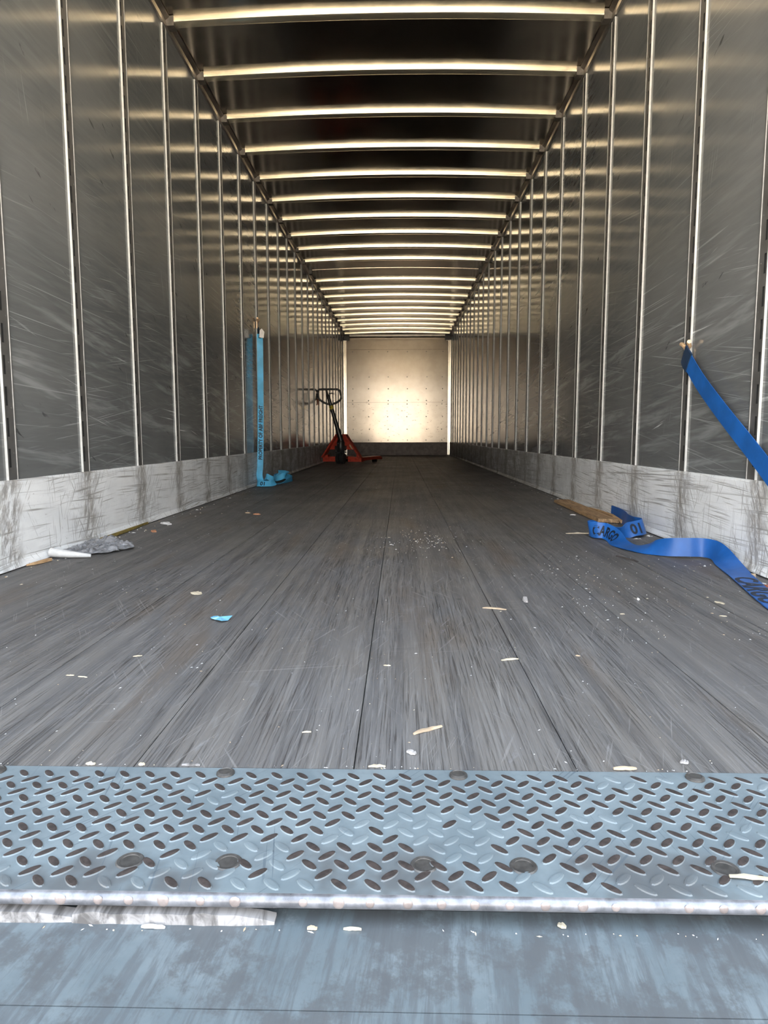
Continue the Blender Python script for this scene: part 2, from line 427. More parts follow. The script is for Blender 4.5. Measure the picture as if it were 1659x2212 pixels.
class MB:
    """collects faces of one mesh"""
    def __init__(self):
        self.v, self.f, self.mi = [], [], []

    def quad(self, *idx, m=0):
        self.f.append(tuple(idx)); self.mi.append(m)

    def poly(self, pts, m=0):
        b = len(self.v); self.v += [Vector(p) for p in pts]
        self.f.append(tuple(range(b, b + len(pts)))); self.mi.append(m)

    def box(self, x0, x1, y0, y1, z0, z1, m=0, M=None):
        b = len(self.v)
        for z in (z0, z1):
            for (x, y) in ((x0, y0), (x1, y0), (x1, y1), (x0, y1)):
                p = Vector((x, y, z)); self.v.append(M @ p if M else p)
        for q in ((3, 2, 1, 0), (4, 5, 6, 7), (0, 1, 5, 4), (1, 2, 6, 5), (2, 3, 7, 6), (3, 0, 4, 7)):
            self.f.append(tuple(b + k for k in q)); self.mi.append(m)

    def prism(self, prof, axis, a, b_, m=0):
        """closed profile (list of 2D) extruded along axis 'x' or 'y' or 'z' from a to b"""
        n, s = len(prof), len(self.v)
        for t in (a, b_):
            for (p, q) in prof:
                self.v.append(Vector({'x': (t, p, q), 'y': (p, t, q), 'z': (p, q, t)}[axis]))
        for k in range(n):
            self.f.append((s + k, s + (k + 1) % n, s + n + (k + 1) % n, s + n + k)); self.mi.append(m)
        self.f.append(tuple(s + k for k in reversed(range(n)))); self.mi.append(m)
        self.f.append(tuple(s + n + k for k in range(n))); self.mi.append(m)

    def tube(self, pts, rad, seg=10, m=0, closed=False):
        pts = [Vector(p) for p in pts]
        n, s = len(pts), len(self.v)
        up = Vector((0, 0, 1))
        for i, p in enumerate(pts):
            a = pts[(i - 1) % n] if (closed or i > 0) else p
            c = pts[(i + 1) % n] if (closed or i < n - 1) else p
            t = (c - a).normalized()
            s1 = t.cross(up)
            if s1.length < 1e-3:
                s1 = t.cross(Vector((0, 1, 0)))
            s1.normalize()
            s2 = s1.cross(t)
            r = rad[i] if isinstance(rad, (list, tuple)) else rad
            for k in range(seg):
                th = 2 * math.pi * k / seg
                self.v.append(p + s1 * (r * math.cos(th)) + s2 * (r * math.sin(th)))
        rng = n if closed else n - 1
        for i in range(rng):
            j = (i + 1) % n
            for k in range(seg):
                q = (k + 1) % seg
                self.f.append((s + i * seg + k, s + i * seg + q, s + j * seg + q, s + j * seg + k)); self.mi.append(m)
        if not closed:
            self.f.append(tuple(s + k for k in reversed(range(seg)))); self.mi.append(m)
            self.f.append(tuple(s + (n - 1) * seg + k for k in range(seg))); self.mi.append(m)

    def lathe(self, prof, seg=20, axis='z', loc=(0, 0, 0), m=0):
        """prof: (radius, height) pairs"""
        s = len(self.v); n = len(prof); L = Vector(loc)
        for (r, h) in prof:
            for k in range(seg):
                th = 2 * math.pi * k / seg
                c, d = r * math.cos(th), r * math.sin(th)
                self.v.append(L + Vector({'z': (c, d, h), 'x': (h, c, d), 'y': (c, h, d)}[axis]))
        for i in range(n - 1):
            for k in range(seg):
                q = (k + 1) % seg
                self.f.append((s + i * seg + k, s + i * seg + q, s + (i + 1) * seg + q, s + (i + 1) * seg + k)); self.mi.append(m)
        self.f.append(tuple(s + k for k in reversed(range(seg)))); self.mi.append(m)
        self.f.append(tuple(s + (n - 1) * seg + k for k in range(seg))); self.mi.append(m)

    def mesh(self, name, smooth=False, fix=True):
        me = mesh_of(name, self.v, self.f, smooth, self.mi)
        if fix:
            bm = bmesh.new(); bm.from_mesh(me)
            bmesh.ops.recalc_face_normals(bm, faces=bm.faces)
            bm.to_mesh(me); bm.free()
        if smooth:
            try:
                me.set_sharp_from_angle(angle=math.radians(40))
            except Exception:
                pass
        return me

    def build(self, name, mats, parent=None, smooth=False):
        mats = mats if isinstance(mats, (list, tuple)) else [mats]
        return link(name, self.mesh(name, smooth), parent, mats)


def tag(o, label=None, cat=None, group=None, kind=None):
    if label: o['label'] = label
    if cat: o['category'] = cat
    if group: o['group'] = group
    if kind: o['kind'] = kind
    return o


def empty(name, loc=(0, 0, 0), rz=0.0):
    o = bpy.data.objects.new(name, None)
    col.objects.link(o)
    o.location = loc
    o.rotation_euler = (0, 0, rz)
    o.empty_display_size = 0.1
    return o


def copy_of(src, parent, loc=None):
    c = src.copy()
    col.objects.link(c)
    c.parent = parent
    if loc is not None:
        c.location = loc
    return c


# ------------------------------------------------------------------ the trailer box
H = 1.275                # half of the inner width
Y0, Y1 = 0.70, 16.468    # rear opening and front wall
ZR = 2.835               # roof height at the walls
CROWN = 0.032

# --- floor: eight long boards over a steel base
mb = MB()
mb.box(-H - 0.05, H + 0.05, 0.885, Y1 + 0.06, -0.09, -0.022)
floor = tag(mb.build('floor', MT['void']), 'dark worn hardwood trailer floor of long boards', None, kind='structure')
edges = [-H] + [0.012 + 0.3085 * k for k in range(-4, 5) if abs(0.012 + 0.3085 * k) < H - 0.02] + [H]
for k in range(len(edges) - 1):
    a, b = edges[k] + 0.0008, edges[k + 1] - 0.0008
    prof = [(a, -0.022), (b, -0.022), (b, -0.0012), (b - 0.0016, 0.0), (a + 0.0016, 0.0), (a, -0.0012)]
    mb = MB(); mb.prism(prof, 'y', 0.893 + random.uniform(0, 0.002), Y1)
    mb.build('plank', MT['plank'], floor)

# --- side walls
def post_mesh(side):
    """slotted post: local u runs along +y from the edge that faces the door, d stands proud of the wall"""
    m = MB()
    zlo, zhi = 0.30, 2.775
    def P(u, d, z): return (-side * d, u, z)
    def strip(u0_, d0, u1_, d1, za, zb, mi=0):
        m.poly([P(u0_, d0, za), P(u1_, d1, za), P(u1_, d1, zb), P(u0_, d0, zb)], mi)
    strip(0, -0.005, 0.0012, 0.0085, zlo, zhi)
    strip(0.0012, 0.0085, 0.006, 0.0092, zlo, zhi, 2)
    strip(0.006, 0.0092, 0.010, 0.0065, zlo, zhi, 2)
    ua, ub = 0.013, 0.025
    strip(0.010, 0.0065, ua, 0.0065, zlo, zhi, 2)
    strip(ub, 0.0065, 0.056, 0.0065, zlo, zhi, 2)
    strip(0.056, 0.0065, 0.0575, 0.0090, zlo, zhi, 3)
    strip(0.0575, 0.0090, 0.063, 0.0090, zlo, zhi, 2)
    strip(0.063, 0.0090, 0.066, -0.005, zlo, zhi, 2)
    z = zlo
    zs = 0.352
    while zs + 0.064 < zhi - 0.02:
        strip(ua, 0.0065, ub, 0.0065, z, zs, 2)
        ze = zs + 0.064
        strip(ua, 0.0065, ua, -0.016, zs, ze, 1)
        strip(ub, -0.016, ub, 0.0065, zs, ze, 1)
        strip(ua, -0.016, ub, -0.016, zs, ze, 1)
        for zz in (zs, ze):
            m.poly([P(ua, 0.0065, zz), P(ub, 0.0065, zz), P(ub, -0.016, zz), P(ua, -0.016, zz)], 1)
        z = ze
        zs += 0.1057
    strip(ua, 0.0065, ub, 0.0065, z, zhi, 2)
    m.poly([P(0, -0.005, zhi), P(0.0012, 0.0085, zhi), P(0.063, 0.0085, zhi), P(0.066, -0.005, zhi)])
    for k in range(16):                       # rivets along the far flange
        zc = 0.40 + k * 0.1555
        b = len(m.v)
        for q in range(6):
            t = q * math.pi / 3
            m.v.append(Vector(P(0.044 + 0.004 * math.cos(t), 0.0065, zc + 0.004 * math.sin(t))))
        m.v.append(Vector(P(0.044, 0.0090, zc)))
        for q in range(6):
            m.f.append((b + q, b + (q + 1) % 6, b + 6)); m.mi.append(2)
    me = m.mesh('post', fix=False)
    bm = bmesh.new(); bm.from_mesh(me)
    bm.to_mesh(me); bm.free()
    return me


walls = {}
for side, nm, first, lab in ((-1, 'wall_left', POST_Y_L, 'grey trailer side wall with blue strap hanging before the pallet jack'),
                             (1, 'wall_right', POST_Y_R, 'grey trailer side wall beside the loose wooden board')):
    posts = [first[0] - 2 * POST_PITCH, first[0] - POST_PITCH] + list(first)
    while posts[-1] + POST_PITCH < Y1 - 0.12:
        posts.append(posts[-1] + POST_PITCH)
    mb = MB()
    x0, x1 = sorted((side * (H + 0.034), side * (H + 0.06)))
    mb.box(x0, x1, Y0, Y1 + 0.06, -0.09, 3.0)
    wall = tag(mb.build(nm, MT['outer']), lab, None, kind='structure')
    walls[side] = wall
    pm = post_mesh(side)
    for y in posts:
        o = link('post', pm, wall, (MT['post'], MT['void'], MT['poststrip'], MT['postlip']))
        o.location = (side * H, y, 0)
    cuts = [(Y0, posts[0])] + [(posts[k] + 0.066, posts[k + 1]) for k in range(len(posts) - 1)] + [(posts[-1] + 0.066, Y1)]
    for (a, b) in cuts:
        mb = MB()
        x0, x1 = sorted((side * H, side * (H + 0.03)))
        mb.box(x0, x1, a, b, 0.0, ZR)
        mb.build('panel', MT['wall'], wall)
    # painted kick plate with a small cove at the floor
    mb = MB()
    s = side
    prof = [(s * (H - 0.001), 0.004), (s * (H - 0.024), 0.004), (s * (H - 0.023), 0.008), (s * (H - 0.0125), 0.028),
            (s * (H - 0.0125), 0.300), (s * (H - 0.010), 0.3085), (s * (H - 0.001), 0.3085)]
    mb.prism(prof, 'y', Y0, Y1 - 0.002)
    mb.build('kick_plate', MT['kick'], wall)
    # roof rail
    mb = MB()
    prof = [(s * (H - 0.001), 2.780), (s * (H - 0.014), 2.780), (s * (H - 0.016), 2.792), (s * (H - 0.010), 2.800),
            (s * (H - 0.012), 2.812), (s * (H - 0.034), 2.826), (s * (H - 0.034), 2.834), (s * (H - 0.001), 2.834)]
    mb.prism(prof, 'y', Y0, Y1 - 0.002)
    mb.build('roof_rail', MT['rail'], wall)

# --- roof sheet, crowned, with its bows
def roof_z(x):
    return ZR + CROWN * (1 - (x / H) ** 2)

NX = 32
xs = [-H + 2 * H * k / NX for k in range(NX + 1)]
mb = MB()
prof = [(-H - 0.03, ZR)] + [(x, roof_z(x)) for x in xs] + [(H + 0.03, ZR)] + [(x, 3.0) for x in (H + 0.03, -H - 0.03)]
mb.prism(prof, 'y', Y0, Y1 + 0.06)
ceiling = tag(mb.build('ceiling', MT['roof'], smooth=True), 'dark crowned sheet metal roof of the trailer', None, kind='structure')

def bow_mesh():
    """curved hat-section roof bow, profile in (y, drop)"""
    prof = [(-0.0330, -0.004), (-0.0330, 0.002), (-0.0322, 0.0275), (-0.0310, 0.0305), (-0.0280, 0.0325), (-0.0240, 0.0332)]
    prof += [(-y, d) for (y, d) in reversed(prof)]
    xx = [-H + 0.016] + xs[1:-1] + [H - 0.016]
    m = MB()
    n = len(prof)
    for x in xx:
        for (y, d) in prof:
            m.v.append(Vector((x, y, roof_z(x) - d - 0.0005)))
    for i in range(32):
        for k in range(n - 1):
            m.quad(i * n + k, i * n + k + 1, (i + 1) * n + k + 1, (i + 1) * n + k)
    m.f.append(tuple(range(n))); m.mi.append(0)
    m.f.append(tuple(32 * n + k for k in range(n))); m.mi.append(0)
    return m.mesh('bow', smooth=True)

bm_ = bow_mesh()
gm = MB()
gm.prism([(-0.042, 0.0), (0.042, 0.0), (0.030, -0.046), (-0.030, -0.046)], 'x', 0.0, 0.045)
gus = gm.mesh('gusset')
gm2 = MB()
gm2.prism([(-0.042, 0.0), (0.042, 0.0), (0.030, -0.046), (-0.030, -0.046)], 'x', -0.045, 0.0)
gus2 = gm2.mesh('gusset')
for k in range(-5, 21):
    if k == 10:
        continue
    y = 4.160 + 0.5985 * k
    if y > Y1 - 0.12:
        continue
    b = link('bow', bm_, ceiling, (MT['bow'],))
    b.location = (0, y, 0)
    g = link('gusset', gus, b, (MT['gusset'],)); g.location = (-H + 0.012, 0, ZR - 0.002)
    g = link('gusset', gus2, b, (MT['gusset'],)); g.location = (H - 0.012, 0, ZR - 0.002)
# seam batten where two roof sheets lap, with its end brackets
mb = MB()
prof = [(x, roof_z(x) - 0.0005) for x in xs[1:-1]] + [(x, roof_z(x) - 0.004) for x in reversed(xs[1:-1])]
mb.prism(prof, 'y', 10.10, 10.19)
mb.build('seam_batten', MT['roof'], ceiling)
for s in (-1, 1):
    mb = MB(); mb.box(s * (H - 0.05) - 0.02, s * (H - 0.05) + 0.02, 10.10, 10.19, ZR - 0.05, ZR + 0.002)
    mb.build('bracket', MT['black'], ceiling)

# --- front wall
mb = MB()
mb.box(-H - 0.06, H + 0.06, Y1 + 0.02, Y1 + 0.06, -0.09, 3.0)
wall_front = tag(mb.build('wall_front', MT['void']), 'bright sheet metal end wall behind the pallet jack', None, kind='structure')
for (za, zb) in ((0.306, 1.257), (1.261, 2.496), (2.500, 2.86)):
    mb = MB(); mb.box(-H + 0.001, H - 0.001, Y1, Y1 + 0.02, za, zb)
    mb.build('sheet', MT['back'], wall_front)
mb = MB(); mb.prism([(Y1 - 0.012, 0.0), (Y1 + 0.02, 0.0), (Y1 + 0.02, 0.305), (Y1 - 0.006, 0.305), (Y1 - 0.012, 0.298)], 'x', -H + 0.001, H - 0.001)
mb.build('kick_board', MT['brownkick'], wall_front)
mb = MB(); mb.prism([(Y1 - 0.05, 2.80), (Y1, 2.77), (Y1, 2.86), (Y1 - 0.05, 2.845)], 'x', -H + 0.02, H - 0.02)
mb.build('header', MT['rail'], wall_front)
for s in (-1, 1):
    mb = MB()
    prof = [(s * (H - 0.001), Y1), (s * (H - 0.072), Y1), (s * (H - 0.066), Y1 - 0.030), (s * (H - 0.046), Y1 - 0.032), (s * (H - 0.042), Y1 - 0.018), (s * (H - 0.036), Y1 - 0.034), (s * (H - 0.001), Y1 - 0.036)]
    mb.prism(prof, 'z', 0.01, 2.74)
    mb.build('corner_post', MT['whitepost'], wall_front)
    mb = MB()
    mb.prism([(s * (H - 0.002), Y1 - 0.12), (s * (H - 0.15), Y1 - 0.12), (s * (H - 0.10), Y1 - 0.002), (s * (H - 0.002), Y1 - 0.002)], 'z', 2.70, 2.83)
    mb.build('corner_block', MT['black'], wall_front)
mb = MB()
for z in (0.36, 0.62, 0.92, 1.22, 1.30, 1.58, 1.86, 2.45):
    for x in (-1.06, -0.68, -0.22, 0.24, 0.70, 1.08):
        mb.lathe([(0.013, 0.0), (0.012, -0.004), (0.006, -0.007)], 8, 'y', (x + random.uniform(-.01, .01), Y1 - 0.0003, z))
tag(mb.build('rivets', MT['washer'], wall_front), kind='stuff')

# ------------------------------------------------------------------ rear sill: diamond plate, nose, bolts
mb = MB()
mb.box(-H - 0.05, H + 0.05, 0.634, 0.8905, -0.010, 0.0012)
mb.box(-H - 0.05, H + 0.05, 0.660, 0.885, -0.09, -0.010)
sill = tag(mb.build('threshold_plate', MT['plate']), 'blue-grey steel diamond tread plate across the end of the floor', 'tread plate', kind='structure')
mb = MB()
prof = []
for k in range(9):
    prof.append((0.6335 - 0.0070 * math.sin(math.pi * k / 8), -0.0062 + 0.0072 * math.cos(math.pi * k / 8)))
prof += [(0.645, -0.0134), (0.645, 0.001)]
mb.prism(prof, 'x', -H - 0.05, H + 0.05)
mb.build('nose', MT['nose'], sill, smooth=True)

def lug_mesh(name, ang, top_m, length=0.0255, width=0.0105, hgt=0.0017):
    m = MB()
    n = 14
    def ring(sc_l, sc_w, z):
        for k in range(n):
            t = 2 * math.pi * k / n
            c, s = math.cos(t), math.sin(t)
            a = math.copysign(abs(c) ** 1.15, c) * length / 2 * sc_l
            b = math.copysign(abs(s) ** 0.85, s) * width / 2 * sc_w
            m.v.append(Vector((a * math.cos(ang) - b * math.sin(ang), a * math.sin(ang) + b * math.cos(ang), z)))
    ring(1.0, 1.0, 0.0); ring(0.90, 0.84, hgt * 0.8); ring(0.60, 0.5, hgt)
    for r in range(2):
        for k in range(n):
            q = (k + 1) % n
            m.quad(r * n + k, r * n + q, (r + 1) * n + q, (r + 1) * n + k, m=0 if r == 0 else 1)
    m.f.append(tuple(2 * n + k for k in range(n))); m.mi.append(1)
    me = m.mesh(name)
    me.materials.append(MT['plate']); me.materials.append(MT[top_m])
    return me

LUG = {(a, t): lug_mesh('lug', math.radians(45 if a else -45), t) for a in (0, 1) for t in ('rust', 'plate')}
SUNK = (-0.216, -0.109, 0.102, 0.208, 0.421, -0.42, 0.63)
PX, PY = 0.0346, 0.0317
spots = []
for j in range(-1, 9):
    for i in range(-40, 41):
        for a in (0, 1):
            x = i * PX + 0.0135 + (PX / 2 if a else 0)
            y = 0.869 - j * PY - (PY / 2 if a else 0)
            if y > 0.884 or y < 0.640 or abs(x) > H + 0.03:
                continue
            if any((x - bx) ** 2 + (y - by) ** 2 < 0.014 ** 2 for (bx, by) in
                   [(0.155 + 0.3165 * k, 0.875) for k in range(-4, 4)] + [(q, 0.682) for q in SUNK]):
                continue
            worn = mnoise.noise(Vector((x * 6.5, y * 14.0, 3.3))) + max(0, (0.72 - y)) * 7.0
            spots.append((abs(x - 0.07) + 0.2 * (0.9 - y) * 0, x, y, a, 'plate' if worn > 0.42 and random.random() < 0.7 else 'rust'))
spots.sort()
for (_, x, y, a, t) in spots[:300]:
    o = link('lug', LUG[(a, t)], sill)
    o.location = (x, y, 0.0011)
rest = MB()
for (_, x, y, a, t) in spots[300:]:
    src = LUG[(a, t)]
    b = len(rest.v)
    rest.v += [v.co + Vector((x, y, 0.0011)) for v in src.vertices]
    for p in src.polygons:
        rest.f.append(tuple(b + k for k in p.vertices))
        rest.mi.append({'rust': 1, 'plate': 0}[t] if p.material_index else 0)
me = rest.mesh('lugs', fix=False)
tag(link('lugs', me, sill, (MT['plate'], MT['rust'])), kind='stuff')
# lugs that run over the bent nose, rubbed bright
mb = MB()
for i in range(-37, 38):
    x = i * PX + 0.0135 + random.uniform(-0.002, 0.002)
    if random.random() < 0.1:
        continue
    r = random.uniform(0.0045, 0.0065)
    mb.lathe([(r, 0.0), (r * 0.8, -0.0012), (r * 0.4, -0.0018)], 9, 'y', (x, 0.6270, -0.0042))
tag(mb.build('nose_lugs', MT['polish'], sill, smooth=True), kind='stuff')

def bolt(x, y, sunk):
    m = MB()
    if sunk:
        m.lathe([(0.0150, 0.0008), (0.0135, 0.0022), (0.0105, 0.0016), (0.0100, 0.0004), (0.0002, 0.0006)], 20)
    else:
        m.lathe([(0.0125, 0.0008), (0.0120, 0.0030), (0.0090, 0.0046), (0.0085, 0.0038), (0.0055, 0.0042), (0.0002, 0.0040)], 20)
    o = m.build('bolt', MT['washer'], sill, smooth=True)
    o.location = (x, y, 0.0006)

for k in range(-4, 4):
    bolt(0.155 + 0.3165 * k, 0.875, False)
for x in SUNK:
    bolt(x, 0.682, True)

# ------------------------------------------------------------------ dock lip in front of the trailer, yard behind
mb = MB()
mb.prism([(0.5285, -0.055), (0.657, -0.055), (0.657, -0.034), (0.653, -0.030), (0.5285, -0.030)], 'x', -1.25, 1.25)
dock = tag(mb.build('dock_lip', MT['dock']), 'stained grey steel dock lip lying in front of the tread plate', 'dock lip')
mb = MB()
mb.prism([(-0.9, -0.08), (0.5274, -0.08), (0.5274, -0.0302), (-0.9, -0.030)], 'x', -1.25, 1.25)
mb.build('deck', MT['dock'], dock)
mb = MB()
mb.box(-30, 30, -60, 0.60, -0.30, -0.085)
mb.box(-30, 30, 0.60, 22, -1.40, -1.20)
tag(mb.build('ground', MT['yard']), 'pale concrete yard outside the trailer', None, kind='structure')


# ------------------------------------------------------------------ ribbons and lettering
def catmull(P, n):
    out = []
    for i in range(len(P) - 1):
        p0 = P[max(i - 1, 0)]; p1 = P[i]; p2 = P[i + 1]; p3 = P[min(i + 2, len(P) - 1)]
        for k in range(n):
            t = k / n
            out.append(0.5 * ((2 * p1) + (p2 - p0) * t + (2 * p0 - 5 * p1 + 4 * p2 - p3) * t * t + (3 * p1 - p0 - 3 * p2 + p3) * t ** 3))
    out.append(P[-1].copy())
    return out


class Ribbon:
    """flat webbing along a smooth path: keys are (position, across-direction)"""
    def __init__(self, keys, width, thick=0.0024, n=10):
        pos = catmull([Vector(k[0]) for k in keys], n)
        sd = catmull([Vector(k[1]).normalized() for k in keys], n)
        self.fr, self.s = [], [0.0]
        for i, p in enumerate(pos):
            a, b = pos[max(i - 1, 0)], pos[min(i + 1, len(pos) - 1)]
            t = (b - a).normalized()
            s = sd[i] - t * sd[i].dot(t)
            s.normalize()
            self.fr.append((p, s, s.cross(t).normalized(), t))
            if i:
                self.s.append(self.s[-1] + (p - pos[i - 1]).length)
        self.w, self.t = width, thick

    def at(self, s):
        s = max(0.0, min(s, self.s[-1] - 1e-6))
        lo = 0
        hi = len(self.s) - 1
        while hi - lo > 1:
            m = (lo + hi) // 2
            if self.s[m] <= s: lo = m
            else: hi = m
        f = (s - self.s[lo]) / max(1e-9, self.s[hi] - self.s[lo])
        A, B = self.fr[lo], self.fr[hi]
        return tuple(A[k].lerp(B[k], f) for k in range(4))

    def build(self, name, mat, parent=None):
        m = MB()
        vs = (-1.0, -0.5, 0.0, 0.5, 1.0)
        n = len(vs)
        for (p, s, nr, t) in self.fr:
            for sg in (1, -1):
                for v in vs:
                    bow = 0.0
                    m.v.append(p + s * (v * self.w / 2) + nr * (sg * self.t / 2 + bow))
        st = 2 * n
        for i in range(len(self.fr) - 1):
            a, b = i * st, (i + 1) * st
            for k in range(n - 1):
                m.quad(a + k, a + k + 1, b + k + 1, b + k)
                m.quad(a + n + k + 1, a + n + k, b + n + k, b + n + k + 1)
            m.quad(a + n, a, b, b + n)
            m.quad(a + n - 1, a + st - 1, b + st - 1, b + n - 1)
        m.f.append(tuple(range(n)) + tuple(reversed(range(n, st)))); m.mi.append(0)
        e_ = (len(self.fr) - 1) * st
        m.f.append(tuple(e_ + k for k in range(n)) + tuple(e_ + k for k in reversed(range(n, st)))); m.mi.append(0)
        return m.build(name, mat, parent, smooth=True)


def text_mesh(body, size):
    cu = bpy.data.curves.new('lettering', 'FONT')
    cu.body = body
    cu.size = size
    cu.resolution_u = 3
    cu.offset = size * 0.035
    o = bpy.data.objects.new('lettering', cu)
    col.objects.link(o)
    dg = bpy.context.evaluated_depsgraph_get()
    me = bpy.data.meshes.new_from_object(o.evaluated_get(dg))
    bpy.data.objects.remove(o)
    bpy.data.curves.remove(cu)
    return me


def lettering(body, size, rib, s_at, v_at, parent, flow=1, rise=1, face=1, stretch=1.0, mat='ink'):
    """prints words on a ribbon: flow = +-1 along it, rise = +-1 across it, face = +-1 which side"""
    me = text_mesh(body, size)
    for v in me.vertices:
        s = s_at + flow * v.co.x * stretch
        w = v_at + rise * v.co.y
        p, sd, nr, t = rib.at(s)
        v.co = p + sd * w + nr * (face * (rib.t / 2 + 0.0006))
    me.materials.clear()
    me.update()
    return link('lettering', me, parent, (MT[mat],))


# --- strap hanging on the left wall
def wall_fitting(x, y, z, side, parent):
    """E-shaped spring fitting clipped in a wall slot"""
    m = MB()
    m.box(-0.004, 0.004, -0.014, 0.014, -0.040, 0.030)
    m.tube([(0.0, -0.020, 0.030), (-side * 0.010, -0.030, 0.046), (-side * 0.012, -0.040, 0.048)], 0.0085, 8)
    m.tube([(0.0, 0.020, 0.030), (-side * 0.010, 0.030, 0.046), (-side * 0.012, 0.040, 0.048)], 0.0085, 8)
    m.tube([(-side * 0.004, -0.012, 0.030), (-side * 0.006, 0.0, 0.022), (-side * 0.004, 0.012, 0.030)], 0.010, 8)
    o = m.build('spring_fitting', MT['zinc'], parent, smooth=True)
    o.location = (x, y, z)
    return o

strapL = tag(empty('cargo_strap', (-1.222, 6.40, 0.0)), 'light blue lettered cargo strap hanging down the wall near the pallet jack', 'strap')
SL = Vector((1.20, -6.40, 0.0))
fit = wall_fitting(-1.241, 6.475, 1.500, -1, strapL); fit.location += SL
def loc(keys, off): return [(Vector(p) + off, d) for (p, d) in keys]
loopL = Ribbon(loc([((-1.225, 6.475, 1.465), (0, 1, 0)), ((-1.222, 6.46, 1.440), (0.2, 1, 0)), ((-1.205, 6.44, 1.400), (0.5, 0.9, 0)),
                    ((-1.200, 6.42, 1.36), (0.8, 0.6, 0))], SL), 0.040, 0.005)
loopL.build('loop', MT['navy'], strapL)
keysL = [((-1.208, 6.425, 1.40), (0.85, 0.5, 0)), ((-1.205, 6.410, 1.30), (0.97, 0.2, 0)), ((-1.203, 6.390, 1.05), (1, 0.05, 0)),
         ((-1.203, 6.370, 0.75), (1, 0, 0)), ((-1.205, 6.345, 0.45), (1, 0, 0)), ((-1.208, 6.320, 0.20), (1, 0.02, 0)),
         ((-1.212, 6.295, 0.10), (1, 0.1, 0)), ((-1.198, 6.265, 0.048), (0.95, 0.3, 0.1)), ((-1.192, 6.20, 0.020), (0.9, 0.3, 0.3)),
         ((-1.196, 6.135, 0.030), (0.2, 0.5, 0.8)), ((-1.180, 6.105, 0.034), (0.1, 0.35, 0.9)), ((-1.120, 6.095, 0.032), (0.0, 0.5, 0.85)),
         ((-1.070, 6.105, 0.034), (0, 0.5, 0.85)), ((-1.045, 6.160, 0.045), (-0.5, 0.3, 0.8)), ((-1.085, 6.205, 0.070), (-0.4, 0.5, 0.8)),
         ((-1.130, 6.215, 0.088), (-0.2, 0.5, 0.85)), ((-1.150, 6.270, 0.060), (0.6, 0.4, 0.5)), ((-1.105, 6.370, 0.012), (1, -0.3, 0.1)),
         ((-1.060, 6.50, 0.008), (0.9, -0.5, 0.05)), ((-1.020, 6.62, 0.024), (0.5, -0.3, 0.8)), ((-0.990, 6.72, 0.034), (0.4, 0, 0.9)),
         ((-1.000, 6.86, 0.036), (-0.2, 0.2, 0.95)), ((-1.080, 6.93, 0.050), (-0.1, 0.5, 0.85)), ((-1.160, 6.86, 0.055), (0.2, 0.1, 0.95)),
         ((-1.165, 6.74, 0.050), (0.2, 0.0, 0.95)), ((-1.110, 6.66, 0.046), (0, 0.4, 0.9)), ((-1.050, 6.69, 0.070), (0.2, 0.5, 0.8)),
         ((-1.035, 6.78, 0.085), (0.7, 0.3, 0.5)), ((-1.085, 6.83, 0.100), (0.5, 0.7, 0.4)), ((-1.125, 6.79, 0.090), (0.3, 0.8, 0.5)),
         ((-1.100, 6.71, 0.070), (0.8, 0.4, 0.6))]
webL = Ribbon(loc(keysL, SL), 0.056, 0.0026, 10)
wl_o = webL.build('webbing', MT['web_l'], strapL)
# reads upwards, turned a quarter turn
zs_ = [(abs((p - SL).z - 0.235), s) for (p, _, _, _), s in zip(webL.fr, webL.s) if (p - SL).x < -1.19]
s_text = min(zs_)[1]
lettering('PROPERTY OF ABF FREIGHT', 0.047, webL, s_text, 0.017, wl_o, flow=-1, rise=-1, face=-1, stretch=0.86)
for body, s_rel in (('01', 0.395), ('BT', 0.560)):
    lettering(body, 0.050, webL, s_text + s_rel, -0.018, wl_o, flow=1, rise=1, face=-1)
m = MB()
m.prism([(-0.018, -0.035), (0.022, -0.040), (0.030, 0.015), (0.006, 0.045), (-0.012, 0.030)], 'y', -0.0012, 0.0012)
tg = m.build('tag', MT['white'], strapL)
tg.location = Vector((-1.187, 6.385, 1.400)) + SL
tg.rotation_euler = (0.06, 0, 0.10)

